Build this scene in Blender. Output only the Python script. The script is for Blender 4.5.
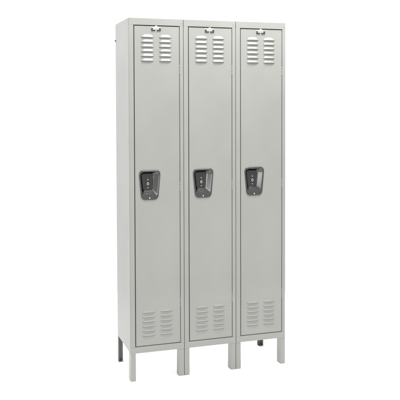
import bpy, bmesh, math
from mathutils import Vector, Matrix

for o in list(bpy.data.objects): bpy.data.objects.remove(o)
scene = bpy.context.scene
C = scene.collection
F = 0.3048                                   # everything below is measured in feet, F turns it into metres
D, H, L = 1.1645, 6.4504, 0.4971             # depth, height, leg height of the bank

# ------------------------------------------------------------------ camera
cam = bpy.data.cameras.new('camera'); co = bpy.data.objects.new('camera', cam); C.objects.link(co)
cam.sensor_width = 36; cam.lens = 727.18 / 400 * 36
cam.shift_y = -68.8 / 400
cam.clip_start = 0.05; cam.clip_end = 500
co.matrix_world = (Matrix.Translation(Vector((-2.7309, -12.5324, 4.9078)) * F)
                   @ Matrix.Rotation(-0.31177, 4, 'Z') @ Matrix.Rotation(math.pi / 2 - 0.0351, 4, 'X')
                   @ Matrix.Rotation(-0.00307, 4, 'Z'))
scene.camera = co

# ------------------------------------------------------------------ light: a white studio
w = bpy.data.worlds.new('World'); scene.world = w; w.use_nodes = True
w.node_tree.nodes['Background'].inputs[0].default_value = (1, 1, 1, 1)
w.node_tree.nodes['Background'].inputs[1].default_value = 1.12
scene.view_settings.view_transform = 'Standard'; scene.view_settings.look = 'None'
scene.view_settings.exposure = 0; scene.view_settings.gamma = 1

def area(name, loc, target, sx, sy, power):
    l = bpy.data.lights.new(name, 'AREA'); l.shape = 'RECTANGLE'; l.size = sx; l.size_y = sy; l.energy = power
    o = bpy.data.objects.new(name, l); C.objects.link(o)
    o.location = loc
    o.rotation_euler = (Vector(target) - Vector(loc)).to_track_quat('-Z', 'Y').to_euler()
area('overhead_softbox', (0.75, -0.66, 3.05), (0.55, -0.2, 0), 1.5, 0.4, 54)
area('side_softbox', (-2.1, 0.1, 2.7), (0, 0.15, 1.75), 0.8, 1.0, 38)
area('added_floor_fill', (0.95, 1.5, 0.6), (0.5, 0.1, 0), 1.4, 0.5, 40)  # added lamp, washes out the floor shadow under the bank
area('added_latch_strip', (-1.2, -2.6, 1.25), (0.45, 0, 1.1), 0.38, 0.8, 7.5)  # added lamp, only there to put bright streaks in the latch cups

# ------------------------------------------------------------------ materials
def enamel(name, col, rough=0.36, var=0.05, bump=0.05):
    m = bpy.data.materials.new(name); m.use_nodes = True
    nt = m.node_tree; b = nt.nodes['Principled BSDF']
    tc = nt.nodes.new('ShaderNodeTexCoord')
    n1 = nt.nodes.new('ShaderNodeTexNoise'); n1.inputs['Scale'].default_value = 3.1; n1.inputs['Detail'].default_value = 5
    nt.links.new(tc.outputs['Object'], n1.inputs['Vector'])
    mr = nt.nodes.new('ShaderNodeMapRange')
    mr.inputs['From Min'].default_value = 0.3; mr.inputs['From Max'].default_value = 0.7
    mr.inputs['To Min'].default_value = 1 - var; mr.inputs['To Max'].default_value = 1 + var
    nt.links.new(n1.outputs['Fac'], mr.inputs['Value'])
    mx = nt.nodes.new('ShaderNodeVectorMath'); mx.operation = 'SCALE'
    mx.inputs[0].default_value = col; nt.links.new(mr.outputs[0], mx.inputs['Scale'])
    nt.links.new(mx.outputs[0], b.inputs['Base Color'])
    n2 = nt.nodes.new('ShaderNodeTexNoise'); n2.inputs['Scale'].default_value = 260; n2.inputs['Detail'].default_value = 2
    nt.links.new(tc.outputs['Object'], n2.inputs['Vector'])
    n3 = nt.nodes.new('ShaderNodeTexNoise'); n3.inputs['Scale'].default_value = 2.2; n3.inputs['Detail'].default_value = 1
    nt.links.new(tc.outputs['Object'], n3.inputs['Vector'])
    b1 = nt.nodes.new('ShaderNodeBump'); b1.inputs['Strength'].default_value = bump; b1.inputs['Distance'].default_value = 0.0006
    b2 = nt.nodes.new('ShaderNodeBump'); b2.inputs['Strength'].default_value = 0.2; b2.inputs['Distance'].default_value = 0.008
    nt.links.new(n2.outputs['Fac'], b1.inputs['Height']); nt.links.new(n3.outputs['Fac'], b2.inputs['Height'])
    nt.links.new(b2.outputs[0], b1.inputs['Normal']); nt.links.new(b1.outputs[0], b.inputs['Normal'])
    b.inputs['Roughness'].default_value = rough
    return m

def metal(name, col, rough, metallic=1.0, nscale=40, nvar=0.08):
    m = bpy.data.materials.new(name); m.use_nodes = True
    nt = m.node_tree; b = nt.nodes['Principled BSDF']
    b.inputs['Base Color'].default_value = (*col, 1); b.inputs['Metallic'].default_value = metallic
    tc = nt.nodes.new('ShaderNodeTexCoord'); n = nt.nodes.new('ShaderNodeTexNoise'); n.inputs['Scale'].default_value = nscale
    nt.links.new(tc.outputs['Object'], n.inputs['Vector'])
    mr = nt.nodes.new('ShaderNodeMapRange'); mr.inputs['To Min'].default_value = rough - nvar; mr.inputs['To Max'].default_value = rough + nvar
    nt.links.new(n.outputs['Fac'], mr.inputs['Value']); nt.links.new(mr.outputs[0], b.inputs['Roughness'])
    return m

GREY = (0.285, 0.289, 0.268)
PAINT = enamel('grey_enamel', GREY)
PAINT_SIDE_LIT = enamel('grey_enamel_side_lit', (0.330, 0.329, 0.318), 0.5)  # same enamel made lighter to carry the light from the left
PAINT_SIDE_LIT.node_tree.nodes['Principled BSDF'].inputs['Specular IOR Level'].default_value = 0.25
DARK = enamel('slot_shade', (0.03, 0.03, 0.028), 0.6)  # dark faces under the louvre hoods stand in for shaded openings
LEG_SHADE = enamel('leg_shade', (0.125, 0.125, 0.118), 0.5)  # leg colour darkened for the shade beneath the lockers
EDGE = enamel('lip_shade_bolt', (0.09, 0.09, 0.085), 0.5)  # shadow line coloured onto the louvre lips; also the bolt's grey
NICKEL = metal('dark_nickel', (0.10, 0.10, 0.097), 0.22, 1.0, 14, 0.05)
nt = NICKEL.node_tree; _t = nt.nodes.new('ShaderNodeTexCoord'); _m = nt.nodes.new('ShaderNodeMapping'); _m.inputs['Scale'].default_value = (1, 1, 0.16)
_n = nt.nodes.new('ShaderNodeTexNoise'); _n.inputs['Scale'].default_value = 90; _n.inputs['Detail'].default_value = 3
_b = nt.nodes.new('ShaderNodeBump'); _b.inputs['Strength'].default_value = 0.12; _b.inputs['Distance'].default_value = 0.0012
nt.links.new(_t.outputs['Object'], _m.inputs[0]); nt.links.new(_m.outputs[0], _n.inputs['Vector']); nt.links.new(_n.outputs['Fac'], _b.inputs['Height'])
nt.links.new(_b.outputs[0], nt.nodes['Principled BSDF'].inputs['Normal'])
CUPBACK = metal('black_backplate', (0.016, 0.016, 0.017), 0.4, 0.0)
CHROME = metal('polished_steel', (0.72, 0.72, 0.71), 0.25)
BLACK = metal('black_slot', (0.03, 0.03, 0.03), 0.5, 0.0)
WHITE = enamel('white_floor', (0.93, 0.93, 0.93), 0.7, 0.004, 0.0)
WHITE.node_tree.nodes['Principled BSDF'].inputs['Specular IOR Level'].default_value = 0.2

# ------------------------------------------------------------------ mesh helpers (feet)
def box(bm, x0, x1, y0, y1, z0, z1, bev=0.0, mi=0, seg=2):
    r = bmesh.ops.create_cube(bm, size=1)
    vs = r['verts']
    for v in vs:
        v.co = Vector(((x0 + x1) / 2 + v.co.x * (x1 - x0), (y0 + y1) / 2 + v.co.y * (y1 - y0), (z0 + z1) / 2 + v.co.z * (z1 - z0)))
    fs = list({f for v in vs for f in v.link_faces})
    for f in fs: f.material_index = mi
    if bev:
        es = list({e for f in fs for e in f.edges})
        r = bmesh.ops.bevel(bm, geom=es, offset=bev, segments=seg, affect='EDGES', profile=0.5)
        for f in r['faces']: f.smooth = True; f.material_index = mi

def disc(bm, cx, cz, y0, y1, r, mi=0, n=20, dome=0.4, axis='y'):
    """a rivet head or button standing out from y0 to y1 (towards the viewer, -y) or along -x"""
    rings = []
    h = y1 - y0
    prof = [(1, 0), (1, 1 - dome), (0.85, 1 - dome * 0.4), (0.5, 1 - dome * 0.08)]
    def P(rr, a, t):
        u, v = cx + rr * math.cos(a), cz + rr * math.sin(a)
        return (u, y0 + h * t, v) if axis == 'y' else (y0 + h * t, u, v)
    for s, t in prof:
        rings.append([bm.verts.new(P(r * s, 2 * math.pi * k / n, t)) for k in range(n)])
    for a, b in zip(rings, rings[1:]):
        for k in range(n):
            f = bm.faces.new((a[k], a[(k + 1) % n], b[(k + 1) % n], b[k])); f.smooth = True; f.material_index = mi
    f = bm.faces.new(rings[-1]); f.material_index = mi; f.smooth = True

def make(name, bm, mats, parent=None, loc=(0, 0, 0), label=None):
    bmesh.ops.recalc_face_normals(bm, faces=bm.faces)
    for v in bm.verts: v.co *= F
    me = bpy.data.meshes.new(name); bm.to_mesh(me); bm.free()
    for m in (mats if isinstance(mats, (list, tuple)) else [mats]): me.materials.append(m)
    o = bpy.data.objects.new(name, me); C.objects.link(o)
    if parent: o.parent = parent
    o.location = Vector(loc) * F
    if label: o['label'] = label
    return o

def copy_tree(o, parent, dx):
    c = o.copy(); C.objects.link(c); c.parent = parent
    c.location = o.location.copy(); c.location.x += dx * F
    for ch in o.children: copy_tree(ch, c, 0)
    return c

# ------------------------------------------------------------------ setting
bm = bmesh.new(); bmesh.ops.create_grid(bm, x_segments=8, y_segments=8, size=130)
floor = make('floor', bm, WHITE, None, (0, 0, 0)); floor['kind'] = 'structure'

# ------------------------------------------------------------------ the bank of lockers
bank = bpy.data.objects.new('locker_bank', None); C.objects.link(bank)
OX, OY = 1.5, D / 2
bank.location = (OX * F, OY * F, 0)
bank['label'] = 'bank of three tall narrow grey steel lockers on short legs with dark recessed latches'
bank['category'] = 'lockers'
def at(x, y, z=0): return (x - OX, y - OY, z)

G = 0.004                                    # half of the seam between two units

# face frame of one unit: origin at its lower left front corner
bm = bmesh.new()
T = 0.1
SL, SR, HT, SB = 0.088, 0.934, 6.330, 0.610
box(bm, G, 1 - G, 0, T, HT, H, 0.004)
box(bm, G, 1 - G, 0, T, L, SB, 0.004)
box(bm, G, SL, 0.0006, T, SB, HT, 0.003)
box(bm, SR, 1 - G, 0.0006, T, SB, HT, 0.003)
box(bm, SR - 0.012, SR + 0.002, 0.03, T, SB, HT)            # strike fold on the hinge side
box(bm, G + 0.01, 0.0885, 0.1, 0.14, SB, HT)
disc(bm, 0.962, 6.385, 0.001, -0.006, 0.010)
disc(bm, 0.962, 0.70, 0.001, -0.005, 0.009)
frame = make('frame', bm, PAINT, bank, at(0, 0))

# door of one unit, front face on y = YD
YD = 0.012
DX0, DX1, DZ0, DZ1 = 0.104, 0.927, 0.619, 6.318
HX, HZ = 0.370, 3.499                         # centre of the latch
def trap(scale_in, n=12, skew=0.0):
    """rounded trapezoid outline of the latch, shrunk by scale_in feet; counter-clockwise from the lower left"""
    wt, wb, hh, r = 0.202 - scale_in, 0.154 - scale_in, 0.267 - scale_in, max(0.092 - scale_in * 0.6, 0.02)
    cs = [(-wb, -hh), (wb, -hh), (wt, hh), (-wt, hh)]
    pts = []
    for i in range(4):
        p = Vector(cs[i]); a = (Vector(cs[i - 1]) - p).normalized(); b = (Vector(cs[(i + 1) % 4]) - p).normalized()
        ang = a.angle(b); d = r / math.tan(ang / 2)
        p0, p1 = p + a * d, p + b * d
        for k in range(n + 1):
            t = k / n
            q = p0 * (1 - t) ** 2 + p * 2 * t * (1 - t) + p1 * t * t
            pts.append((q.x, q.y))
    return pts

def louver(bm, x0, x1, zb, h, out):
    """pressed louvre: domed hood that rises from an arched top line to a straight open lower lip"""
    nx, nz = 22, 9
    grid = []
    for j in range(nz + 1):
        t = j / nz                                # 0 at the top line, 1 at the lip
        row = []
        for i in range(nx + 1):
            s = -1 + 2 * i / nx
            e = max(0.0, 1 - abs(s) ** 5)
            e2 = max(0.0, 1 - abs(s) ** 3.2) ** 0.8
            top = zb + h * e2
            z = top + (zb - top) * t
            y = YD - out * e * (0.78 * t + 0.22 * math.sin(t * math.pi / 2)) - 0.0006
            row.append(bm.verts.new(((x0 + x1) / 2 + s * (x1 - x0) / 2, y, z)))
        grid.append(row)
    for j in range(nz):
        for i in range(nx):
            q = []
            for v in (grid[j][i], grid[j][i + 1], grid[j + 1][i + 1], grid[j + 1][i]):
                if v not in q: q.append(v)
            f = bm.faces.new(q); f.smooth = True
    # rolled lip underneath, turning back to the door skin, shadow line and slot shade coloured on
    lip = grid[-1]
    lip2 = [bm.verts.new((v.co.x, min(YD - 0.0006, v.co.y + 0.003), v.co.z - 0.006)) for v in lip]
    for i in range(nx):
        f = bm.faces.new((lip[i], lip[i + 1], lip2[i + 1], lip2[i])); f.material_index = 2
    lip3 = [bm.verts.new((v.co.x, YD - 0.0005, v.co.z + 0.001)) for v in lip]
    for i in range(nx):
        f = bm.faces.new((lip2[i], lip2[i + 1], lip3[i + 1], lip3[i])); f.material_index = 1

bm = bmesh.new()
# skin with the latch opening
hole = [(HX + x, HZ + z) for x, z in trap(0.022)]
E_ = 0.006
ov = [bm.verts.new((x, YD, z)) for x, z in ((DX0 + E_, DZ0 + E_), (DX1 - E_, DZ0 + E_), (DX1 - E_, DZ1 - E_), (DX0 + E_, DZ1 - E_))]
iv = [bm.verts.new((x, YD, z)) for x, z in hole]
es = [bm.edges.new((ov[i], ov[(i + 1) % 4])) for i in range(4)] + [bm.edges.new((iv[i], iv[(i + 1) % len(iv)])) for i in range(len(iv))]
bmesh.ops.triangle_fill(bm, edges=es, use_beauty=True)
# rounded edges folding back
prev = ov
for k in range(1, 4):
    a = k / 3 * math.pi / 2
    o_, yy = E_ * (1 - math.sin(a)), YD + E_ * (1 - math.cos(a))
    cur = [bm.verts.new((x, yy, z)) for x, z in ((DX0 + o_, DZ0 + o_), (DX1 - o_, DZ0 + o_), (DX1 - o_, DZ1 - o_), (DX0 + o_, DZ1 - o_))]
    for i in range(4):
        f = bm.faces.new((prev[i], prev[(i + 1) % 4], cur[(i + 1) % 4], cur[i]))
    prev = cur
cur = [bm.verts.new((v.co.x, YD + 0.06, v.co.z)) for v in prev]
for i in range(4): bm.faces.new((prev[i], prev[(i + 1) % 4], cur[(i + 1) % 4], cur[i]))
LB = bm
for zb0 in (5.702, 0.797):
    for k in range(6):
        for x0, x1 in ((0.222, 0.457), (0.553, 0.780)):
            louver(LB, x0, x1, zb0 + k * 0.0833, *((0.052, 0.025) if zb0 > 3 else (0.044, 0.018)))
me_normals = bm
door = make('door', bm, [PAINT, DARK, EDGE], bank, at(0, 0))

def lever_plate(bm):
    """dark plate with generously rounded corners, narrowing downwards, softened front edge"""
    cs = [(-0.118, -0.105), (0.058, -0.105), (0.072, 0.206), (-0.150, 0.206)]
    pts = []
    for i in range(4):
        p = Vector(cs[i]); a = (Vector(cs[i - 1]) - p).normalized(); b = (Vector(cs[(i + 1) % 4]) - p).normalized()
        for k in range(9):
            t = k / 8; q = (p + a * 0.05) * (1 - t) ** 2 + p * 2 * t * (1 - t) + (p + b * 0.05) * t * t
            pts.append(q)
    c = Vector((-0.035, 0.05)); prev = None
    for sc, y in ((1.0, 0.055), (1.0, 0.036), (0.975, 0.029), (0.93, 0.026)):
        cur = [bm.verts.new((c.x + (q.x - c.x) * sc, y, c.y + (q.y - c.y) * sc)) for q in pts]
        if prev:
            for k in range(len(cur)):
                f = bm.faces.new((prev[k], prev[(k + 1) % len(cur)], cur[(k + 1) % len(cur)], cur[k])); f.smooth = True; f.material_index = 1
        prev = cur
    f = bm.faces.new(prev); f.material_index = 1

# recessed latch: rim, cup, back plate, lever button, rivets
bm = bmesh.new()
# each ring: inset left, right, bottom, top and depth behind the door skin
spec = [(0, 0, 0, 0, 0.010), (0, 0, 0, 0, -0.005), (0.003, 0.003, 0.003, 0.003, -0.012), (0.010, 0.010, 0.012, 0.010, -0.015),
        (0.018, 0.020, 0.030, 0.022, -0.013), (0.024, 0.030, 0.046, 0.030, -0.008), (0.028, 0.042, 0.068, 0.036, -0.001),
        (0.031, 0.062, 0.098, 0.041, 0.011), (0.034, 0.088, 0.128, 0.046, 0.026), (0.038, 0.112, 0.146, 0.052, 0.040),
        (0.044, 0.128, 0.156, 0.058, 0.046)]
rings = []
for il, ir, ib, it, dy in spec:
    base = trap(0.0)
    wt0, wb0, hh0 = 0.202, 0.154, 0.267
    ring = []
    for x, z in base:
        t = (z + hh0) / (2 * hh0)
        half = wb0 + (wt0 - wb0) * t
        u = (x + half) / (2 * half)                       # 0 left, 1 right
        ring.append(bm.verts.new((-half + il + u * (2 * half - il - ir), dy, -hh0 + ib + t * (2 * hh0 - ib - it))))
    rings.append(ring)
for a, b in zip(rings, rings[1:]):
    n = len(a)
    for k in range(n):
        f = bm.faces.new((a[k], a[(k + 1) % n], b[(k + 1) % n], b[k])); f.smooth = True
f = bm.faces.new(rings[-1]); f.material_index = 1
lever_plate(bm)      # dark lever plate
box(bm, -0.108, 0.052, 0.022, 0.060, -0.150, -0.102, 0.012, 0, 3)     # finger ledge below it
disc(bm, -0.03, 0.095, 0.027, 0.015, 0.014, 3)
disc(bm, -0.03, 0.022, 0.027, 0.006, 0.028, 3)
disc(bm, -0.03, 0.022, 0.007, 0.003, 0.010, 0)
disc(bm, -0.03, -0.048, 0.027, 0.015, 0.013, 3)
disc(bm, -0.005, -0.230, -0.013, -0.022, 0.012, 2)
latch = make('recessed_handle', bm, [NICKEL, CUPBACK, CHROME, metal('brushed_button', (0.32, 0.32, 0.32), 0.35)], door, (HX, YD, HZ))

# number plate riveted at the head of the door
bm = bmesh.new()
box(bm, -0.091, 0.091, -0.004, 0.001, -0.041, 0.036, 0.003, 0)
box(bm, -0.056, 0.056, -0.016, -0.003, 0.002, 0.040, 0.007, 0)
box(bm, -0.020, 0.024, -0.014, 0.001, 0.034, 0.060, 0.004, 0)
for s in (-1, 1):
    box(bm, *sorted((s * 0.010, s * 0.087)), -0.012, -0.002, -0.038, -0.008, 0.0049, 1, 4)
    box(bm, *sorted((s * 0.058, s * 0.088)), -0.0125, -0.002, -0.022, 0.022, 0.0049, 1, 4)
plate = make('number_plate', bm, [CHROME, BLACK], door, (0.497, YD, 6.262))

# hinges in the gap on the right edge: knuckle barrels
def hinge():
    bm = bmesh.new()
    n = 12
    for z0, z1 in ((-0.085, -0.031), (-0.028, 0.028), (0.031, 0.085)):
        a = [bm.verts.new((0.004 * math.cos(2 * math.pi * k / n), 0.004 * math.sin(2 * math.pi * k / n), z0)) for k in range(n)]
        b = [bm.verts.new((v.co.x, v.co.y, z1)) for v in a]
        for k in range(n):
            f = bm.faces.new((a[k], a[(k + 1) % n], b[(k + 1) % n], b[k])); f.smooth = True
        bm.faces.new(a); bm.faces.new(b)
    return bm
hg = make('hinge', hinge(), PAINT, door, (0.9305, 0.009, 5.55))
for z in (3.45, 1.35):
    c = hg.copy(); C.objects.link(c); c.parent = door; c.location = Vector((0.9305, 0.009, z)) * F

for k in (1, 2):
    copy_tree(frame, bank, k)
    copy_tree(door, bank, k)

# sides, partitions, back, top, floor pan
def side(name, x0, x1, mat):
    bm = bmesh.new()
    box(bm, x0, x1, 0.004 + 0.1, D, L, H, 0.004)
    return bm
bm = bmesh.new()
box(bm, 0.001, 0.012, 0.1, D, L, H, 0.004)
disc(bm, 0.62, 3.42, 0.002, -0.004, 0.018, axis='x')
disc(bm, 0.62, 4.42, 0.002, -0.003, 0.016, axis='x')
box(bm, -0.0015, 0.004, 0.012, 0.135, L + 0.004, H - 0.004, 0.001)     # frame return wrapping the side
sp = make('side_panel', bm, PAINT_SIDE_LIT, bank, at(0, 0))
bm = bmesh.new()
box(bm, -0.012, -0.001, 0.1, D, L, H, 0.004)
make('side_panel', bm, PAINT_SIDE_LIT, bank, at(3, 0))
for k in (1, 2):
    bm = bmesh.new(); box(bm, -0.006, 0.006, 0.101, D - 0.012, L + 0.012, H - 0.012)
    make('partition', bm, PAINT, bank, at(k, 0))
bm = bmesh.new(); box(bm, 0.012, 2.988, D - 0.011, D - 0.001, L + 0.012, H - 0.012); make('back_panel', bm, PAINT, bank, at(0, 0))
bm = bmesh.new(); box(bm, 0.012, 2.988, 0.1, D - 0.002, H - 0.012, H - 0.001); make('top_panel', bm, PAINT, bank, at(0, 0))
bm = bmesh.new(); box(bm, 0.012, 2.988, 0.1, D - 0.002, L + 0.001, L + 0.012); make('bottom_panel', bm, PAINT, bank, at(0, 0))

# bolt head low on the rear edge near the top of the left side
bm = bmesh.new(); disc(bm, 0, 0, 0.002, -0.020, 0.018, axis='x', n=6); make('bolt', bm, EDGE, bank, at(0, D - 0.04, 6.14))

# front leg: folded channel, foot pad; origin at its outer front foot corner, s = +1 opens towards +x
def front_leg():
    bm = bmesh.new()
    wd, dp, t = 0.094, 0.17, 0.011
    box(bm, 0, wd, 0.006, 0.006 + t, 0.003, L + 0.02, 0.004)
    box(bm, 0.0005, t, 0.006 + t, 0.006 + dp, 0.012, L + 0.02, 0.003)
    box(bm, wd - t, wd - 0.0005, 0.006 + t, 0.006 + dp, 0.012, L + 0.02, 0.003)
    box(bm, 0.004, wd - 0.004, 0.012, 0.006 + dp, 0.0, 0.010, 0.002)
    return bm
fl = make('leg', front_leg(), PAINT, bank, at(0.004, 0))
for x in (1 - 0.098, 1.004, 2 - 0.098, 2.004, 3 - 0.098):
    c = fl.copy(); C.objects.link(c); c.parent = bank; c.location = Vector(at(x, 0)) * F
# rear legs: angle, shade under the bank in its colour, corner outwards
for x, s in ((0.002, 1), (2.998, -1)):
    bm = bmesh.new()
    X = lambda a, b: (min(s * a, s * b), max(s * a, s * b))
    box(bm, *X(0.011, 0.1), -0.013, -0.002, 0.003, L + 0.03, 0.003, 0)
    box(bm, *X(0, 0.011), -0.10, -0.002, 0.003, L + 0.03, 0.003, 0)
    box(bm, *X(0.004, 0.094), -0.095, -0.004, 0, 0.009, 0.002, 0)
    make('leg', bm, LEG_SHADE, bank, at(x, D), 'rear leg with shade in its colour')
